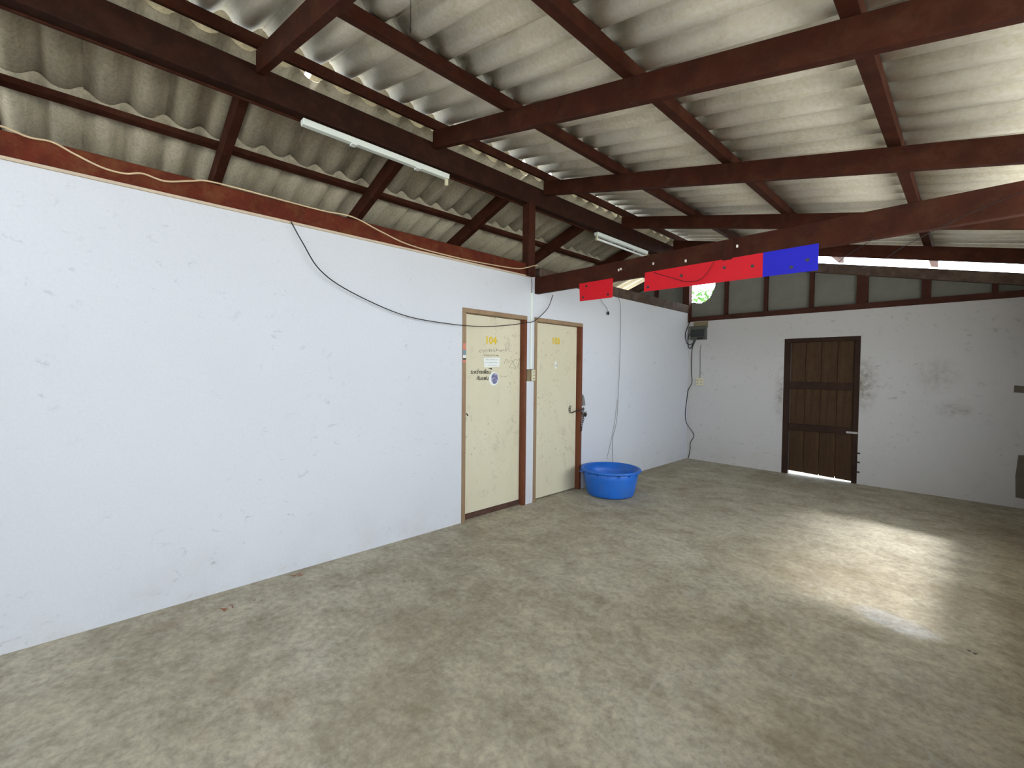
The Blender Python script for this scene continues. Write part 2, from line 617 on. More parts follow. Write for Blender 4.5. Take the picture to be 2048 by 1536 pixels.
# sloping gable rails, studs and panels
mb = MB().slope_beam(0.02, rail_z(0.02) - 0.13, rail_z(0.02), XR, rail_z(XR) - 0.13, rail_z(XR), YB, YB + 0.06)
mb.build('gable_rail', M_DUSTBEAM, wall_back)
STUDS = [(0.585, 0.05), (1.160, 0.05), (1.745, 0.05), (2.312, 0.12), (2.930, 0.085), (3.50, 0.05)]
for sx, w in STUDS:
    zt0, zt1 = rail_z(sx - w / 2) - 0.13, rail_z(sx + w / 2) - 0.13
    z0 = ZBW + 0.075
    if zt1 > z0 + 0.02:
        y0, y1 = YB + 0.005, YB + 0.058
        MB().hexa(((sx - w / 2, y0, z0), (sx + w / 2, y0, z0), (sx + w / 2, y1, z0), (sx - w / 2, y1, z0),
                   (sx - w / 2, y0, zt0), (sx + w / 2, y0, zt1), (sx + w / 2, y1, zt1), (sx - w / 2, y1, zt0))).build('stud', M_STUD, wall_back)
edges = [0.02, 0.585, 1.160, 1.745, 2.312, 2.930, 3.50, XR]
for i in range(len(edges) - 1):
    a, b = edges[i] + 0.002, edges[i + 1] - 0.002
    z0 = ZBW + 0.02
    yy = YB + 0.061
    za, zb = rail_z(a) - 0.02, rail_z(b) - 0.02
    if i == 0:
        pts = [(b, yy, z0), (b, yy, zb), (a, yy, za), (-0.06, yy, za), (-0.06, yy, 3.03), (0.14, yy, 3.045), (0.20, yy, 3.015), (0.26, yy, 3.04),
               (0.396, yy, 2.985), (0.391, yy, 2.88), (0.365, yy, 2.81), (0.345, yy, 2.763), (0.315, yy, 2.70), (0.282, yy, 2.672),
               (0.235, yy, 2.64), (0.176, yy, 2.625), (0.12, yy, 2.628), (0.083, yy, 2.637), (-0.06, yy, 2.655), (-0.06, yy, z0)]
    else:
        pts = [(a, yy, z0), (b, yy, z0), (b, yy, max(zb, z0 + 0.01)), (a, yy, za)]
    MB().poly(pts, (0, 0.008, 0)).build('gable_panel', M_PANEL, wall_back)
MB().box(-0.095, 0.015, YB - 0.06, YB + 0.06, 2.30, 3.26).build('corner_post', M_STUD, wall_back, bevel=0.004)
# the same gable over the rooms behind the long wall
mb = MB().slope_beam(-0.10, rail_z(-0.1) - 0.13, rail_z(-0.1), -3.3, rail_z(-3.3) - 0.13, rail_z(-3.3), YB, YB + 0.06)
mb.build('gable_rail', M_DUSTBEAM, wall_back)
MB().box(-3.3, -0.10, YB, YB + 0.1, 0, 2.2).build('wall_stretch', M_PLASTER_B, wall_back)
e2 = [-0.10, -0.62, -1.2, -1.8, -2.4, -3.3]
for i in range(5):
    a, b = e2[i] - 0.002, e2[i + 1] + 0.002
    yy = YB + 0.061
    MB().poly([(a, yy, 2.18), (a, yy, rail_z(a) - 0.02), (b, yy, rail_z(b) - 0.02), (b, yy, 2.18)], (0, 0.008, 0)).build('gable_panel', M_PANEL, wall_back)
    if i:
        zt0 = rail_z(e2[i]) - 0.13
        MB().box(e2[i] - 0.025, e2[i] + 0.025, YB + 0.005, YB + 0.058, 2.2, zt0).build('stud', M_STUD, wall_back)
# bare cement marks near the right end of the back wall
MB().poly([(3.713, YB, 0.115), (3.86, YB, 0.10), (3.87, YB, 0.60), (3.72, YB, 0.584), (3.705, YB, 0.35)], (0, -0.003, 0)).build('cement_patch', M_CEMENT, wall_back)
MB().poly([(3.668, YB, 1.272), (3.83, YB, 1.262), (3.84, YB, 1.335), (3.67, YB, 1.35)], (0, -0.003, 0)).build('cement_patch', M_CEMENT, wall_back)

# wall on the light side: wide doorway beside the camera and one window
OA = (-0.75, 0.70, 2.10)
OW = (3.25, 5.38, 0.80, 2.29)
ZRW = 2.29
mb = MB()
x0, x1 = XR, XR + 0.12
mb.box(x0, x1, Y0, OA[0], 0, ZRW)
mb.box(x0, x1, OA[0], OA[1], OA[2], ZRW)
mb.box(x0, x1, OA[1], OA[1] + 0.12, 0, ZRW)
mb.box(x0, x1, OA[1] + 0.12, OW[0] - 0.12, 0, 1.74)  # unseen; open strip above added to brighten the ceiling
mb.box(x0, x1, OW[0] - 0.12, OW[0], 0, ZRW)
mb.box(x0, x1, OW[0], OW[1], 0, OW[2])
mb.box(x0, x1, OW[1], YB + 0.1, 0, 2.60)
struct(mb.build('wall_right', M_CEMENT, None, origin=(XR, 0, 0)), 'plastered wall with the daylight openings')  # unseen; dark surface picked to cut bounce onto the floor
mb = MB().box(-3.3, XR + 0.12, Y0 - 0.1, Y0, 0, 2.3)
struct(mb.build('wall_front', M_CEMENT, None, origin=(0, Y0, 0)), 'plastered wall behind the camera')  # unseen; same dark surface, to lower the bounced light
mb = MB().box(-3.4, -3.3, Y0 - 0.1, YB + 0.1, 0, 2.35)
struct(mb.build('wall_outer', M_PLASTER_B, None, origin=(-3.3, 0, 0)), 'outer wall of the rooms behind the long wall')

# ------------------------------------------------------------------ setting: open roof (ceiling)
ceiling = struct(empty('ceiling', (0, 2.5, 2.5)), 'open roof of corrugated grey sheets on dark red brown timbers')
# ridge beam: a deep board with a thin capping lath under it
o = MB().box(-0.045, 0.045, Y0 - 0.05, 8.0, 3.235, 3.43).build('ridge_beam', M_RIDGE, ceiling, bevel=0.004)
o['label'] = 'deep dark ridge beam running the length of the roof'
MB().box(-0.062, -0.047, Y0, 7.6, 3.225, 3.29).build('ridge_lath', M_BEAM, ceiling)
for y in (-0.55, 0.83, 2.195, 3.625, 5.175, 6.65):
    xe = 4.78
    mb = MB().slope_beam(0.046, ZB - 0.046 * S_R, ZT - 0.046 * S_R, xe, ZB - xe * S_R, ZT - xe * S_R, y, y + 0.05)
    mb.build('rafter', M_BEAM, ceiling, bevel=0.003)
for y in (-0.45, 0.79, 2.03, 3.32, 4.68, 6.05):
    xe = 3.6
    mb = MB().slope_beam(-0.15, ZB - 0.15 * S_L, ZT - 0.15 * S_L, -xe, ZB - xe * S_L, ZT - xe * S_L, y, y + 0.065)
    mb.build('rafter', M_BEAM, ceiling, bevel=0.003)
PX = [0.085, 0.985, 1.97, 2.97, 3.95]
for x in PX:
    w = 0.034 if x > 0.5 else 0.02
    z = ZT - S_R * x
    mb = MB().hexa(((x - w, Y0 - 0.05, z + S_R * w), (x + w, Y0 - 0.05, z - S_R * w), (x + w, 8.0, z - S_R * w), (x - w, 8.0, z + S_R * w),
                    (x - w, Y0 - 0.05, z + S_R * w + PH), (x + w, Y0 - 0.05, z - S_R * w + PH), (x + w, 8.0, z - S_R * w + PH), (x - w, 8.0, z + S_R * w + PH)))
    mb.build('purlin', M_BEAM, ceiling)
for x in (-0.28, -0.915, -1.85, -2.80):
    w = 0.026
    z = ZT + S_L * x
    mb = MB().hexa(((x - w, Y0 - 0.05, z - S_L * w), (x + w, Y0 - 0.05, z + S_L * w), (x + w, 8.0, z + S_L * w), (x - w, 8.0, z - S_L * w),
                    (x - w, Y0 - 0.05, z - S_L * w + PHL), (x + w, Y0 - 0.05, z + S_L * w + PHL), (x + w, 8.0, z + S_L * w + PHL), (x - w, 8.0, z - S_L * w + PHL)))
    mb.build('purlin', M_BEAM, ceiling)
o = MB().box(-0.09, 4.3, 3.555, 3.615, 2.30, 2.475)
o = o.build('tie_beam', M_BEAM, ceiling, bevel=0.004)
o['label'] = 'horizontal tie beam crossing the room with coloured boards hanging under it'
o = MB().box(-0.05, 0.05, 3.405, 3.505, 2.47, 3.235).build('king_post', M_BEAM, ceiling, bevel=0.004)
o['label'] = 'short dark post from wall top to ridge beam'
MB().box(1.985, 2.055, 3.546, 3.556, 2.315, 2.47).build('cleat_board', M_BEAM, ceiling)

PITCH = 0.22


def wave(t):
    return 0.066 * (0.5 + 0.5 * math.cos(2 * math.pi * t)) ** 1.6


def sheet_mesh(name, length, lift, mat):
    """two-wave sheet, u = x down the slope, v = y across; the lower end lifts over the next sheet"""
    mb = MB()
    nv = 28
    wdt = 2 * PITCH + 0.06
    th = 0.006
    for s in (0, 1):
        for i in range(nv + 1):
            v = wdt * i / nv
            h = wave(v / PITCH) + 0.007 * v / wdt + s * th
            mb.v.append((0, v, h))
            mb.v.append((length, v, h + lift))
    n2 = 2 * (nv + 1)
    for i in range(nv):
        a = 2 * i
        mb.f.append((a, a + 2, a + 3, a + 1))
        mb.f.append((n2 + a, n2 + a + 1, n2 + a + 3, n2 + a + 2))
        mb.f.append((a, n2 + a, n2 + a + 2, a + 2))
        mb.f.append((a + 1, a + 3, n2 + a + 3, n2 + a + 1))
    mb.f.append((0, 1, n2 + 1, n2))
    e = 2 * nv
    mb.f.append((e, n2 + e, n2 + e + 1, e + 1))
    me = bpy.data.meshes.new(name)
    me.from_pydata(mb.v, [], mb.f)
    bm = bmesh.new()
    bm.from_mesh(me)
    bmesh.ops.recalc_face_normals(bm, faces=bm.faces)
    bm.to_mesh(me)
    bm.free()
    me.materials.append(mat)
    for p in me.polygons:
        p.use_smooth = abs(p.normal.z) > 0.35
    return me


aR, aL = math.atan(S_R), math.atan(S_L)
LR = 1.0 / math.cos(aR)
sheet_r = sheet_mesh('corrugated_sheet', 1.20, 0.016, M_SHEET)
sheet_re = sheet_mesh('corrugated_sheet', 1.07, 0.004, M_SHEET)
sheet_l = sheet_mesh('corrugated_sheet', 1.20, 0.016, M_SHEET_DARK)
NCOL = 24
for c in range(NCOL):
    y = Y0 - 0.05 + c * 2 * PITCH
    for k in range(5):
        xs = 0.03 if k == 0 else PX[k] - 0.035
        z = ZT + PH - S_R * xs
        jit = random.uniform(-0.012, 0.012)
        link('corrugated_sheet', sheet_re if k == 4 else sheet_r, ceiling, (xs + jit, y, z + 0.002 - S_R * jit), (0, aR, 0))
    for k in range(4):
        xs = (0.06, 0.875, 1.81, 2.76)[k]
        z = ZT + PHL - S_L * xs
        jit = random.uniform(-0.012, 0.012)
        # rotated half a turn about z, so the sheet runs down towards -x
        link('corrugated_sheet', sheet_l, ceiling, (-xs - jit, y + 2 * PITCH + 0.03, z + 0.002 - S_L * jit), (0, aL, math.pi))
# ridge capping pieces, some slipped apart so that daylight shows in the chinks
GAPS = {8: 0.05, 13: 0.05, 14: 0.08, 16: 0.035, 17: 0.03}
for k in range(25):
    yc = Y0 - 0.1 + 0.44 * k
    y1 = yc + 0.44 - GAPS[k] if k in GAPS else yc + 0.46
    zc = ZT + PH + 0.100 + (0.014 if k % 2 else 0.0)
    w = 0.22
    mb = MB()
    for s, sl in ((1, S_R), (-1, S_L)):
        mb.hexa(((0, yc, zc), (s * w, yc, zc - w * sl), (s * w, y1, zc - w * sl), (0, y1, zc),
                 (0, yc, zc + 0.012), (s * w, yc, zc - w * sl + 0.012), (s * w, y1, zc - w * sl + 0.012), (0, y1, zc + 0.012)))
    mb.build('ridge_cap', M_SHEET_DARK, ceiling)


# ------------------------------------------------------------------ doors 1 and 2
def on_left(x):
    return lambda cy, cz: (lambda u, v, w: Vector((x + w, cy + u, cz + v)))


LX = -0.050      # face of the leaves


def strokes(pts_list, r, name, mat, parent):
    mb = MB()
    for pts in pts_list:
        mb.tube(pts, r, 4)
    return mb.build(name, mat, parent)


def squiggle(y0, z0, y1, z1, amp, n, x, seed):
    rnd = random.Random(seed)
    out = []
    cur = []
    for i in range(n):
        t = i / (n - 1)
        cur.append((x, y0 + (y1 - y0) * t + rnd.uniform(-1, 1) * amp * 0.4, z0 + (z1 - z0) * t + rnd.uniform(-1, 1) * amp))
        if len(cur) > 3 and rnd.random() < 0.3:
            out.append(cur)
            cur = []
    if len(cur) > 1:
        out.append(cur)
    return out


def panel_door(name, D, zbot, mleaf, mr, label):
    d = struct(empty(name, (-0.03, (D[0] + D[1]) / 2, 0)), label)
    fw = 0.042
    MB().box(-0.11, 0.010, D[0], D[0] + fw, 0, DH - fw).build('jamb', M_FRAME, d, bevel=0.003)
    MB().box(-0.11, 0.010, D[1] - fw, D[1], 0, DH - fw).build('jamb', mr, d, bevel=0.003)
    MB().box(-0.11, 0.012, D[0], D[1], DH - fw, DH).build('door_head', M_FRAME, d, bevel=0.003)
    leaf = MB().box(LX - 0.035, LX, D[0] + fw + 0.003, D[1] - fw - 0.003, zbot, DH - fw - 0.004).build('door_leaf', mleaf, d, bevel=0.002)
    return d, leaf


d1, leaf1 = panel_door('door_1', D1, 0.055, M_DOOR1, M_FRAME_R, 'scuffed cream door with yellow number 104 and black handwriting')
d2, leaf2 = panel_door('door_2', D2, 0.012, M_DOOR2, M_FRAME_R, 'cream door behind the blue tub, closed with a chain')
MB().box(LX - 0.04, LX + 0.004, D1[0] + 0.045, D1[1] - 0.045, 0.0, 0.053).build('bottom_strip', M_LOWSTRIP, d1)  # plain dark strip in the space below the leaf


def number(s, cy, cz, size, leaf):
    mp = on_left(LX)
    mb = text_mb(s, size, mp(cy, cz), 0.003, 0.0035)
    mb.build('room_number', M_YELLOW, leaf)


number('104', 2.968, 1.757, 0.105, leaf1)
number('103', 3.978, 1.808, 0.100, leaf2)
text_mb('ระหว่างเพื่อน', 0.052, on_left(LX)(2.838, 1.438), 0.0015, 0.0012, 0.1).build('handwriting', M_INK, leaf1)
text_mb('กับแฟน', 0.052, on_left(LX)(2.862, 1.376), 0.0015, 0.0012, 0.1).build('handwriting', M_INK, leaf1)
MB().poly([(LX + 0.001, 2.935, 1.474), (LX + 0.001, 2.985, 1.465), (LX + 0.001, 2.985, 1.482)], (0.001, 0, 0)).build('ink_stroke', M_INK, leaf1)
zz = [(3.154, 1.526), (3.182, 1.578), (3.225, 1.548), (3.262, 1.570), (3.33, 1.491), (3.226, 1.49), (3.269, 1.544), (3.321, 1.582), (3.345, 1.566), (3.385, 1.593), (3.35, 1.492)]
strokes([[(LX + 0.0015, a, b) for a, b in zz]], 0.0016, 'zigzag_scratch', M_PENCIL, leaf1)
strokes(squiggle(2.814, 1.645, 3.18, 1.675, 0.018, 60, LX + 0.0012, 3), 0.0013, 'pencil_scribble', M_PENCIL, leaf1)
strokes(squiggle(2.87, 1.605, 3.09, 1.612, 0.010, 40, LX + 0.0012, 5), 0.0015, 'pencil_scribble', M_INK, leaf1)
strokes(squiggle(3.10, 1.40, 3.20, 1.395, 0.012, 16, LX + 0.0012, 8), 0.0011, 'pencil_scribble', M_PENCIL, leaf1)
strokes(squiggle(3.93, 1.355, 4.03, 1.345, 0.010, 12, LX + 0.0012, 9), 0.0011, 'pencil_scribble', M_PENCIL, leaf2)
MB().poly([(LX, 3.965, 1.57), (LX, 3.995, 1.575), (LX, 4.0, 1.49), (LX, 3.97, 1.485)], (0.001, 0, 0)).build('torn_paper_remnant', M_PAPER, leaf2)
MB().poly([(LX + 0.001, 3.983, 1.535), (LX + 0.001, 3.992, 1.52), (LX + 0.001, 3.99, 1.505), (LX + 0.001, 3.98, 1.52)], (0.001, 0, 0)).build('nail_hole', M_INK, leaf2)

# handwritten notice and round sticker on door 104
pn = tag(empty('paper_notice', (LX + 0.001, 2.982, 1.487)), 'small white paper notice with handwriting stuck on the door numbered 104', 'paper')
MB().poly([(LX + 0.001, 2.881, 1.487), (LX + 0.001, 3.09, 1.497), (LX + 0.001, 3.089, 1.591), (LX + 0.001, 2.874, 1.582)], (0.001, 0, 0)).build('sheet', M_PAPER, pn)
strokes(squiggle(2.90, 1.565, 3.06, 1.568, 0.006, 34, LX + 0.0022, 11), 0.0010, 'handwriting', M_PENCIL, pn)
strokes(squiggle(2.90, 1.535, 3.07, 1.537, 0.007, 30, LX + 0.0022, 12), 0.0011, 'handwriting', M_INK, pn)
strokes(squiggle(2.93, 1.507, 3.05, 1.510, 0.005, 22, LX + 0.0022, 13), 0.0009, 'handwriting', M_PENCIL, pn)
rs = tag(empty('round_sticker', (LX + 0.001, 3.012, 1.305)), 'torn oval sticker with a blurred grey blue print on the door numbered 104', 'sticker')


def oval(cy, cz, ry, rz, x, wob, seed, n=28):
    rnd = random.Random(seed)
    return [(x, cy + ry * (1 + rnd.uniform(-wob, wob)) * math.cos(2 * math.pi * i / n), cz + rz * (1 + rnd.uniform(-wob, wob)) * math.sin(2 * math.pi * i / n)) for i in range(n)]


MB().poly(oval(3.012, 1.373, 0.066, 0.068, LX + 0.001, 0.05, 2), (0.0008, 0, 0)).build('white_backing', M_PAPER, rs)
MB().poly(oval(3.024, 1.375, 0.046, 0.056, LX + 0.002, 0.07, 4), (0.0006, 0, 0)).build('printed_face', M_STICKER, rs)
st = tag(empty('sticker_strip', (0.0105, 2.588, 1.53)), 'narrow strip of pink and grey stickers on the left jamb of door 104', 'sticker')
for z0, z1, m in ((1.675, 1.71, M_PINK), (1.648, 1.674, M_PINK), (1.60, 1.646, M_TEAL), (1.572, 1.598, M_WHITE), (1.555, 1.570, M_STEEL), (1.528, 1.553, M_PINK)):
    MB().box(0.0102, 0.0112, 2.569, 2.605, z0, z1).build('sticker_piece', m, st)

# hasp on door 104
h = empty('hasp_latch', (0.0, 2.65, 0.96))
tag(h, 'dark hasp and staple on the left edge of the door numbered 104', 'latch')
MB().box(LX, LX + 0.006, 2.614, 2.645, 0.99, 1.035).build('plate', M_STEEL, h)
MB().tube([(LX + 0.004, 2.655 + 0.022 * math.cos(a), 1.012 + 0.022 * math.sin(a)) for a in [i * math.pi / 8 for i in range(13)]], 0.005, 6).build('hook', M_STEEL, h)
MB().box(LX, LX + 0.005, 2.614, 2.632, 0.955, 0.985).build('staple', M_STEEL, h)
MB().tube([(LX + 0.004, 2.63, 0.972), (LX + 0.012, 2.648, 0.970)], 0.005, 6).build('pin', M_STEEL, h)

# chain and padlock on door 2


def chain_link(c, t, flip, L=0.034, w=0.011, r=0.0036):
    t = Vector(t).normalized()
    a = Vector((1, 0, 0)) if flip else Vector((0, 1, 0))
    a = (a - t * a.dot(t)).normalized()
    pts = []
    for i in range(14):
        an = 2 * math.pi * i / 14
        s = math.sin(an)
        c0 = math.cos(an)
        pts.append(Vector(c) + t * (c0 * w + (L / 2 - w) * (1 if c0 > 0 else -1)) + a * (s * w))
    return MB().tube(pts, r, 6, closed=True)


ch = tag(empty('door_chain', (0.02, 4.42, 0.72)), 'dark steel chain looped round the frame of the door beside the blue tub', 'chain')
path = catmull([Vector(q) for q in [(-0.03, 4.262, 1.045), (-0.035, 4.235, 1.00), (-0.03, 4.255, 0.955), (-0.005, 4.33, 0.975), (0.022, 4.395, 0.99), (0.026, 4.43, 1.00), (0.025, 4.412, 0.95), (0.024, 4.43, 0.90), (0.024, 4.425, 0.85), (0.024, 4.40, 0.80), (0.024, 4.392, 0.735)]], 12)
acc, last, flip = 0.0, path[0], False
for i in range(1, len(path)):
    acc += (path[i] - last).length
    last = path[i]
    if acc > 0.025:
        chain_link(path[i], path[min(i + 1, len(path) - 1)] - path[i - 1], flip).build('chain_link', M_STEEL, ch, smooth=True)
        flip = not flip
        acc = 0.0
pl = tag(empty('padlock', (0.03, 4.455, 0.895)), 'small square padlock hanging on the chain beside the blue tub', 'padlock')
cb = Vector((0.032, 4.458, 0.925))
R45 = Matrix.Rotation(math.radians(-35), 3, 'X')
pm = MB().box(-0.010, 0.010, -0.024, 0.024, -0.022, 0.022)
pm.v = [tuple(R45 @ Vector(v) + cb) for v in pm.v]
pm.build('body', M_STEEL, pl, bevel=0.004)
sh = [R45 @ Vector((0, 0.014 * math.cos(a), 0.020 + 0.026 * math.sin(a))) + cb for a in [i * math.pi / 8 for i in range(9)]]
MB().tube(sh, 0.0035, 6).build('shackle', M_BRIGHTST, pl)
cl = tag(empty('cloth_rag', (0.012, 4.43, 1.03)), 'small pale grey rag hanging by the frame above the chain', 'rag')
pts = [(0.012, 4.405, 1.185), (0.02, 4.43, 1.16), (0.022, 4.452, 1.10), (0.02, 4.466, 1.03), (0.024, 4.44, 1.045), (0.016, 4.425, 1.03), (0.014, 4.412, 1.10)]
MB().poly(pts, (0.006, 0.001, 0)).build('cloth', M_GREYWIRE, cl)

# ------------------------------------------------------------------ plank door in the back wall
d3 = struct(empty('door_3', ((BD[0] + BD[1]) / 2, YB + 0.03, 0)), 'dark plank door with two ledges in the end wall, light under it')
for (a, b, z0, z1, nm) in ((BD[0], BD[0] + 0.075, 0, BD[2] - 0.06, 'jamb'), (BD[1] - 0.06, BD[1], 0, BD[2] - 0.06, 'jamb'), (BD[0], BD[1], BD[2] - 0.06, BD[2], 'door_head')):
    MB().box(a, b, YB - 0.004, YB + 0.08, z0, z1).build(nm, M_LEDGE, d3, bevel=0.003)
leaf3 = MB().box(BD[0] + 0.078, BD[1] - 0.063, YB + 0.052, YB + 0.062, 0.046, BD[2] - 0.055).build('door_backing', M_LEDGE, d3)
nb = 4
px0, px1 = BD[0] + 0.078, BD[1] - 0.063
wd = (px1 - px0) / nb
for i in range(nb):
    a = px0 + i * wd
    zb0, zb1 = 0.045 - 0.007 * i, 0.038 - 0.007 * i
    y0, y1 = YB + 0.034, YB + 0.052
    zt = BD[2] - 0.056
    MB().hexa(((a + 0.003, y0, zb0), (a + wd - 0.003, y0, zb1), (a + wd - 0.003, y1, zb1), (a + 0.003, y1, zb0),
               (a + 0.003, y0, zt), (a + wd - 0.003, y0, zt), (a + wd - 0.003, y1, zt), (a + 0.003, y1, zt))).build('plank', M_PLANK, d3)
for zc, hh in ((1.29, 0.10), (0.69, 0.09)):
    MB().box(px0, px1, YB + 0.006, YB + 0.033, zc - hh / 2, zc + hh / 2).build('ledge', M_LEDGE, d3, bevel=0.003)
MB().box(2.19, 2.312, YB - 0.012, YB - 0.005, 0.664, 0.69).build('slide_bolt', M_BRIGHTST, d3)
for z in (0.15, 0.40, 0.28):
    MB().box(2.316, 2.345, YB - 0.010, YB - 0.001, z, z + 0.02).build('hinge_staple', M_STEEL, d3)

# ------------------------------------------------------------------ things on the walls
t1 = tag(empty('power_strip', (0.0, 3.50, 1.35)), 'cream vertical socket strip on a board between the two cream doors', 'socket')
MB().box(0.0, 0.012, 3.44, 3.553, 1.345, 1.475).build('board', M_BOARD, t1, bevel=0.002)
sb = MB().box(0.012, 0.034, 3.495, 3.548, 1.35, 1.47).build('socket_body', M_CREAMPL, t1, bevel=0.005)
for z in (1.375, 1.41, 1.445):
    for dy in (-0.009, 0.009):
        MB().box(0.0338, 0.0352, 3.521 + dy - 0.003, 3.521 + dy + 0.003, z - 0.006, z + 0.006).build('socket_slot', M_INK, sb)
tr = tag(empty('cable_trunking', (0.0, 3.497, 1.478)), 'thin white cable trunking running down the wall between the doors', 'trunking')
MB().box(0.0, 0.012, 3.488, 3.516, 1.478, 2.30).build('cover', M_WHITE, tr, bevel=0.002)
MB().tube([(0.006, 3.502, 2.30), (0.008, 3.504, 2.40), (0.010, 3.49, 2.455)], 0.004, 6).build('cable', M_GREYWIRE, tr)


def cable(name, pts, r, mat, label, steps=6):
    o = MB().tube(pts, r, 6, smooth_steps=steps).build(name, mat, None, smooth=True)
    return tag(o, label, 'cable')


cable('hanging_cable', [(0.02, 1.05, 2.475), (0.05, 1.116, 2.339), (0.05, 1.236, 2.167), (0.05, 1.459, 2.042), (0.05, 1.883, 1.913), (0.05, 2.28, 1.876), (0.05, 2.741, 1.877), (0.05, 3.139, 1.923), (0.05, 3.388, 1.97), (0.05, 3.512, 2.001), (0.05, 3.713, 2.152), (0.05, 3.80, 2.31)], 0.0042, M_BLACK,
      'thin black cable sagging along the white wall across the tops of both cream doors')
cable('beige_cable', [(0.018, -0.9, 2.60), (0.018, -0.343, 2.622), (0.018, -0.19, 2.600), (0.018, -0.103, 2.605), (0.018, -0.021, 2.572), (0.018, 0.086, 2.536), (0.018, 0.178, 2.533), (0.018, 0.254, 2.557), (0.018, 0.356, 2.545), (0.018, 0.476, 2.582), (0.018, 0.578, 2.610), (0.018, 0.857, 2.611), (0.018, 1.248, 2.607), (0.018, 1.492, 2.618), (0.018, 1.719, 2.562), (0.018, 1.992, 2.506), (0.018, 2.406, 2.492), (0.018, 2.76, 2.496), (0.024, 3.232, 2.517), (0.052, 3.37, 2.545), (0.060, 3.455, 2.575), (0.060, 3.535, 2.595)], 0.0055, M_BEIGE,
      'beige cable waving along the rust red beam on top of the white wall')
pg = tag(empty('hanging_lead', (0.02, 4.92, 2.20)), 'short black lead with a plug end hanging below the small red board', 'cable')
MB().tube([(0.03, 4.742, 2.40), (0.03, 4.80, 2.345), (0.03, 4.89, 2.29), (0.03, 4.926, 2.235)], 0.0025, 5, smooth_steps=5).build('wire', M_GREYWIRE, pg)
MB().tube([(0.03, 4.92, 2.245), (0.03, 4.93, 2.22), (0.03, 4.928, 2.20)], [0.006, 0.016, 0.010], 8).build('plug_end', M_BLACK, pg, smooth=True)
cable('hanging_wire', [(0.025, 5.051, 2.50), (0.025, 5.174, 2.44), (0.025, 5.228, 2.294), (0.025, 5.232, 1.755), (0.025, 5.209, 1.281), (0.025, 5.174, 0.808), (0.025, 5.085, 0.545), (0.025, 5.106, 0.14)], 0.0032, M_GREYWIRE,
      'long thin grey cord hanging down the wall into the space behind the blue tub')
cable('loose_thread', [(0.012, 5.203, 1.077), (0.012, 5.117, 0.677), (0.012, 4.973, 0.30)], 0.0020, M_GREYWIRE,
      'thin loose thread branching from the cord above the blue tub')

# breaker box in the far corner
bx = tag(empty('breaker_box', (0.17, YB, 2.0)), 'dark breaker box on a board high in the far corner', 'breaker box')
MB().box(0.085, 0.315, YB - 0.014, YB, 2.20, 2.305).build('board', M_BOARD, bx)
base = MB().box(0.02, 0.305, YB - 0.05, YB, 2.008, 2.235).build('base', M_BOXB, bx, bevel=0.006)
MB().box(0.06, 0.300, YB - 0.085, YB - 0.05, 2.05, 2.175).build('cover', M_BOX, bx, bevel=0.008)
for i in range(3):
    MB().box(0.17 + 0.035 * i, 0.192 + 0.035 * i, YB - 0.062, YB - 0.05, 2.014, 2.044).build('switch', M_BLACK, base)
MB().poly([(0.008, YB - 0.06, 2.02), (0.055, YB - 0.06, 2.01), (0.055, YB - 0.06, 2.22), (0.008, YB - 0.06, 2.20)], (0, 0.008, 0)).build('side_cover', M_GREYWIRE, bx)
for pts in ([(0.02, YB - 0.03, 2.30), (0.012, YB - 0.10, 2.20), (0.012, YB - 0.16, 2.10), (0.012, YB - 0.13, 2.00), (0.012, YB - 0.06, 1.94), (0.07, YB - 0.03, 1.942), (0.118, YB - 0.04, 2.003)],
            [(0.096, YB - 0.095, 2.10), (0.045, YB - 0.095, 2.09), (0.012, YB - 0.06, 2.02), (0.014, YB - 0.04, 1.901), (0.037, YB - 0.03, 1.867), (0.07, YB - 0.03, 1.908), (0.102, YB - 0.03, 2.003)]):
    MB().tube(pts, 0.006, 6, smooth_steps=6).build('lead', M_BLACK, bx, smooth=True)
cable('corner_cable', [(0.134, YB - 0.03, 2.003), (0.103, YB - 0.02, 1.955), (0.066, YB - 0.012, 1.866), (0.060, YB - 0.012, 1.673), (0.062, YB - 0.012, 1.463), (0.074, YB - 0.012, 1.295), (0.014, YB - 0.014, 1.166), (0.012, YB - 0.055, 0.994), (0.012, YB - 0.10, 0.778), (0.012, YB - 0.04, 0.60), (0.125, YB - 0.012, 0.415), (0.07, YB - 0.012, 0.281), (0.064, YB - 0.012, 0.153), (0.04, YB - 0.015, 0.012)], 0.0055, M_BLACK,
      'long black cable winding down the far corner to the floor')
so = tag(empty('wall_socket', (0.2, YB, 1.25)), 'cream double wall socket on the end wall below the breaker box', 'socket')
pb = MB().box(0.136, 0.264, YB - 0.022, YB, 1.25, 1.372).build('plate', M_CREAMPL, so, bevel=0.006)
for cx in (0.17, 0.23):
    for cz in (1.285, 1.335):
        for s in (-0.008, 0.008):
            MB().box(cx + s - 0.003, cx + s + 0.003, YB - 0.0235, YB - 0.0215, cz - 0.008, cz + 0.008).build('socket_slot', M_INK, pb)
MB().tube([(0.212, YB - 0.006, 1.92), (0.199, YB - 0.006, 1.83), (0.203, YB - 0.006, 1.60), (0.205, YB - 0.008, 1.37)], 0.0045, 6, smooth_steps=5).build('lead', M_GREYWIRE, so)


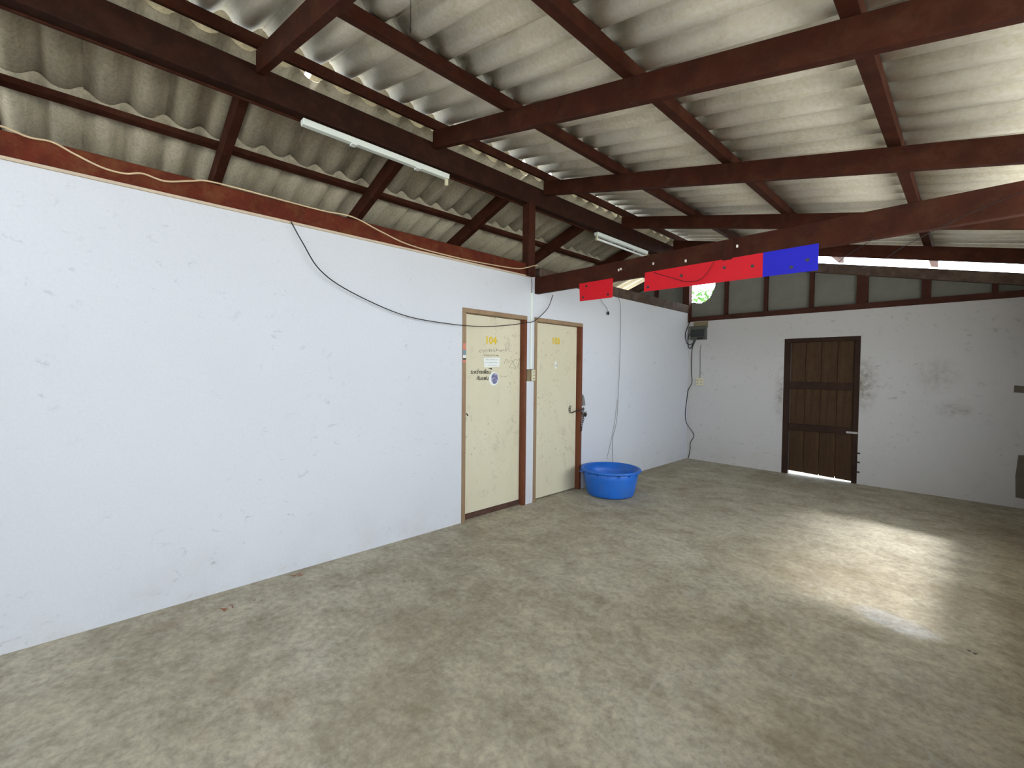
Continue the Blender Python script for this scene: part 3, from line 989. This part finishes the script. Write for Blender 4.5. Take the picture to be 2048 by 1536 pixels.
# ------------------------------------------------------------------ fluorescent battens under the ridge beam
def batten(y0, y1, z, x, label, dangling):
    b = tag(empty('fluorescent_batten', (x, (y0 + y1) / 2, z - 0.05)), label, 'light fixture', 'fluorescent battens under the ridge beam')
    # a channel with sloping cheeks
    s = [(-0.030, 0.0), (0.030, 0.0), (0.022, -0.042), (-0.022, -0.042)]
    MB().hexa(tuple((x + a, y0, z + c) for a, c in reversed(s)) + tuple((x + a, y1, z + c) for a, c in reversed(s))).build('channel', M_WHITE, b, bevel=0.002)
    for yy in ((y1 - 0.015,) if dangling else (y0 + 0.015, y1 - 0.015)):
        MB().box(x - 0.014, x + 0.014, yy - 0.013, yy + 0.013, z - 0.10, z - 0.042).build('tube_holder', M_CREAMPL, b, bevel=0.004)
    if not dangling:
        MB().tube([(x, y0 + 0.03, z - 0.08), (x, y1 - 0.03, z - 0.08)], 0.014, 12).build('tube', M_TUBE, b, smooth=True)
    for t in (0.3, 0.75):
        yy = y0 + (y1 - y0) * t
        MB().box(x - 0.025, x + 0.025, yy - 0.02, yy + 0.02, z - 0.052, z - 0.042).build('tube_clip', M_TUBE, b)
    return b


batten(1.135, 2.40, 3.225, -0.012, 'white fluorescent batten under the ridge beam above the long wall', True)
batten(4.69, 5.95, 3.225, -0.012, 'white fluorescent batten under the ridge beam, partly behind the tie beam', False)

# ------------------------------------------------------------------ coloured boards on the tie beam
YT = 3.553


def hung_board(name, pts, mat, label, bolts):
    e = tag(empty(name, ((pts[0][0] + pts[1][0]) / 2, YT, min(p[1] for p in pts))), label, 'board', 'coloured boards hanging from the tie beam')
    MB().poly([(x, YT - 0.004, z) for x, z in pts], (0, 0.003, 0)).build('sheet', mat, e)
    for x, z in bolts:
        MB().tube([(x, YT - 0.008, z), (x, YT - 0.002, z)], 0.012, 8).build('bolt', M_STEEL, e)
    return e


hung_board('red_board', [(0.621, 2.150), (0.998, 2.147), (1.0, 2.325), (0.612, 2.325)], M_RED, 'small red board hanging alone at the left end of the tie beam', [(0.66, 2.185), (0.95, 2.18), (0.70, 2.29)])
hung_board('red_board', [(1.321, 2.159), (2.268, 2.151), (2.268, 2.325), (1.328, 2.325)], M_RED, 'long red board hanging from the tie beam beside the blue one', [(1.36, 2.195), (1.66, 2.25), (2.00, 2.26), (2.20, 2.24)])
hung_board('blue_board', [(2.2685, 2.151), (2.606, 2.146), (2.606, 2.325), (2.2685, 2.325)], M_BLUE, 'blue board hanging from the tie beam at the right of the red one', [(2.545, 2.225), (2.45, 2.19)])
for i, (x, z, lb) in enumerate([(1.062, 2.39, 'pair of white porcelain cleats on the tie beam near its left end'), (1.405, 2.391, 'white porcelain cleat on the tie beam above the left end of the long red board'),
                                (1.693, 2.365, 'white porcelain cleat on the tie beam above the middle of the long red board'), (2.089, 2.407, 'white porcelain cleat on the tie beam above the right end of the long red board')]):
    mb = MB().box(x - 0.007, x + 0.007, YT - 0.010, YT + 0.002, z - 0.011, z + 0.011)
    if i == 0:
        mb.box(x + 0.014, x + 0.030, YT - 0.010, YT + 0.002, z - 0.004, z + 0.016)
    tag(mb.build('cable_cleat', M_NAILW, None, bevel=0.003), lb, 'cleat', 'white cleats on the tie beam')
cable('tie_beam_wire', [(2.90, YT - 0.03, 2.29), (2.72, YT - 0.05, 2.16), (2.86, YT - 0.04, 2.10), (3.02, YT - 0.04, 2.20), (3.15, YT - 0.03, 2.27), (3.35, YT - 0.02, 2.36), (3.60, YT - 0.01, 2.44)], 0.0016, M_BLACK,
      'thin loose wire curling from the right part of the tie beam')
cable('board_wire', [(1.42, YT - 0.02, 2.31), (1.60, YT - 0.025, 2.235), (1.72, YT - 0.025, 2.19), (1.84, YT - 0.025, 2.20), (1.93, YT - 0.02, 2.32)], 0.0022, M_BLACK,
      'thin dark wire drooping over the long red board')
hw = tag(empty('roof_wire', (1.42, 1.15, 3.07)), 'short dark wire with a knot hanging from the near roof sheets', 'wire')
MB().tube([(1.42, 1.15, 3.36), (1.421, 1.151, 3.20), (1.42, 1.15, 3.09)], 0.0016, 5).build('wire', M_BLACK, hw)
MB().tube([(1.42, 1.15, 3.10), (1.42, 1.15, 3.085), (1.42, 1.15, 3.07)], [0.002, 0.006, 0.002], 6).build('knot', M_BLACK, hw)

# ------------------------------------------------------------------ blue tub
TC = Vector((0.385, 4.50, 0.0))
tub = tag(empty('plastic_tub', TC), 'large round blue plastic tub on the floor against the wall by the second door', 'tub')
HT = 0.315
prof = [(0.0, 0.004), (0.245, 0.004), (0.262, 0.010), (0.272, 0.030), (0.290, 0.12), (0.308, 0.22), (0.320, HT - 0.012),
        (0.314, HT - 0.008), (0.302, 0.22), (0.284, 0.12), (0.266, 0.032), (0.245, 0.016), (0.0, 0.014)]
MB().lathe(prof, TC, 56, 0.012).build('body', M_TUB, tub, smooth=True)
rp = [(0.314, HT - 0.010), (0.320, HT - 0.002), (0.334, HT + 0.004), (0.346, HT - 0.002), (0.349, HT - 0.014), (0.345, HT - 0.024), (0.339, HT - 0.024), (0.341, HT - 0.013), (0.334, HT - 0.005), (0.320, HT - 0.010)]
MB().lathe(rp, TC, 56, 0.012).build('rim', M_TUB, tub, smooth=True)
for i in range(16):
    a = 2 * math.pi * i / 16 + 0.1
    c, s = math.cos(a), math.sin(a)
    w = 1 + 0.012 * math.sin(2 * a + 0.6)
    mb = MB()
    q = []
    for dz, r0, r1 in ((HT - 0.055, 0.310, 0.322), (HT - 0.012, 0.314, 0.342)):
        for (r, t) in ((r0, -0.003), (r1, -0.003), (r1, 0.003), (r0, 0.003)):
            q.append((TC.x + r * w * c - t * s, TC.y + r * w * s + t * c, dz))
    mb.hexa(q)
    mb.build('rib', M_TUB, tub)
for ang in (math.radians(-133), math.radians(47)):
    c, s = math.cos(ang), math.sin(ang)
    pts = []
    for i in range(9):
        t = -1 + 2 * i / 8
        r = 0.335 + 0.030 * math.sqrt(max(0, 1 - t * t))
        an = ang + t * 0.16
        pts.append((TC.x + r * math.cos(an), TC.y + r * math.sin(an), HT - 0.022 - 0.025 * (1 - t * t)))
    MB().tube(pts, 0.006, 6).build('handle', M_TUB, tub, smooth=True)

# ------------------------------------------------------------------ litter on the floor
LITTER = [((0.256, 0.62), 0.075, 0.4, M_DRYLEAF, 'reddish dry leaf litter on the floor, farthest left along the white wall'),
          ((0.100, 1.064), 0.070, 1.2, M_DRYLEAF, 'reddish dry leaf litter lying against the foot of the white wall'),
          ((0.291, 0.76), 0.050, 2.0, M_DRYLEAF2, 'thin brown twig scrap beside the leftmost red leaf litter'),
          ((0.224, 1.218), 0.050, 0.2, M_DRYLEAF2, 'small brown leaf scrap on the floor near the white wall'),
          ((0.715, 1.584), 0.060, 0.9, M_DRYLEAF2, 'curled brown leaf scrap on the floor, out from the white wall'),
          ((3.391, 3.337), 0.045, 0.7, M_BLACK, 'small black scrap on the dark floor at the right')]
for k, ((x, y), s, rot, m, lb) in enumerate(LITTER):
    rnd = random.Random(40 + k)
    e = tag(empty('leaf_scrap', (x, y, 0)), lb, 'litter')
    for j in range(5 if m is M_DRYLEAF else 2):
        a = rot + rnd.uniform(-0.7, 0.7)
        ox, oy = rnd.uniform(-0.5, 0.5) * s, rnd.uniform(-0.5, 0.5) * s
        L = s * rnd.uniform(0.35, 0.7)
        w = L * (0.16 if m is not M_BLACK else 0.4)
        ca, sa = math.cos(a), math.sin(a)
        pp = []
        for t, ww in ((-1, 0.05), (-0.4, 0.8), (0.2, 1), (1, 0.05), (0.2, -1), (-0.4, -0.8)):
            pp.append((x + ox + ca * t * L / 2 - sa * ww * w / 2, y + oy + sa * t * L / 2 + ca * ww * w / 2, 0.002 + 0.004 * abs(t)))
        MB().poly(pp, (0, 0, 0.0015)).build('scrap', m, e)

# ------------------------------------------------------------------ tree outside, seen through the broken gable panel
tree = tag(empty('tree', (-2.2, 13.2, -0.12)), 'leafy green tree outside, seen through the hole in the gable', 'tree')
MB().tube([(-2.2, 13.2, -0.12), (-2.15, 13.25, 1.2), (-2.25, 13.2, 2.2), (-2.2, 13.15, 3.2)], [0.13, 0.10, 0.07, 0.03], 8).build('trunk', M_BARK, tree)
mb = MB()
rnd = random.Random(5)
for i in range(1500):
    th, ph = rnd.uniform(0, 2 * math.pi), math.acos(rnd.uniform(-1, 1))
    rr = rnd.uniform(0.35, 1.0) ** 0.5
    c = Vector((-2.2 + 1.2 * rr * math.sin(ph) * math.cos(th), 13.2 + 1.0 * rr * math.sin(ph) * math.sin(th), 2.95 + 1.0 * rr * math.cos(ph)))
    d = Vector((rnd.uniform(-1, 1), rnd.uniform(-1, 1), rnd.uniform(-0.8, 0.4))).normalized()
    n = d.cross(Vector((rnd.uniform(-1, 1), rnd.uniform(-1, 1), rnd.uniform(-1, 1)))).normalized()
    L = rnd.uniform(0.09, 0.17)
    s = n * L * 0.28
    mb.poly([c - d * L / 2, c - s * 0.8, c + s * 0 + d * L / 2, c + s * 0.8], n.cross(d) * 0.002)
fo = mb.build('foliage', M_LEAF, tree)
fo['kind'] = 'stuff'
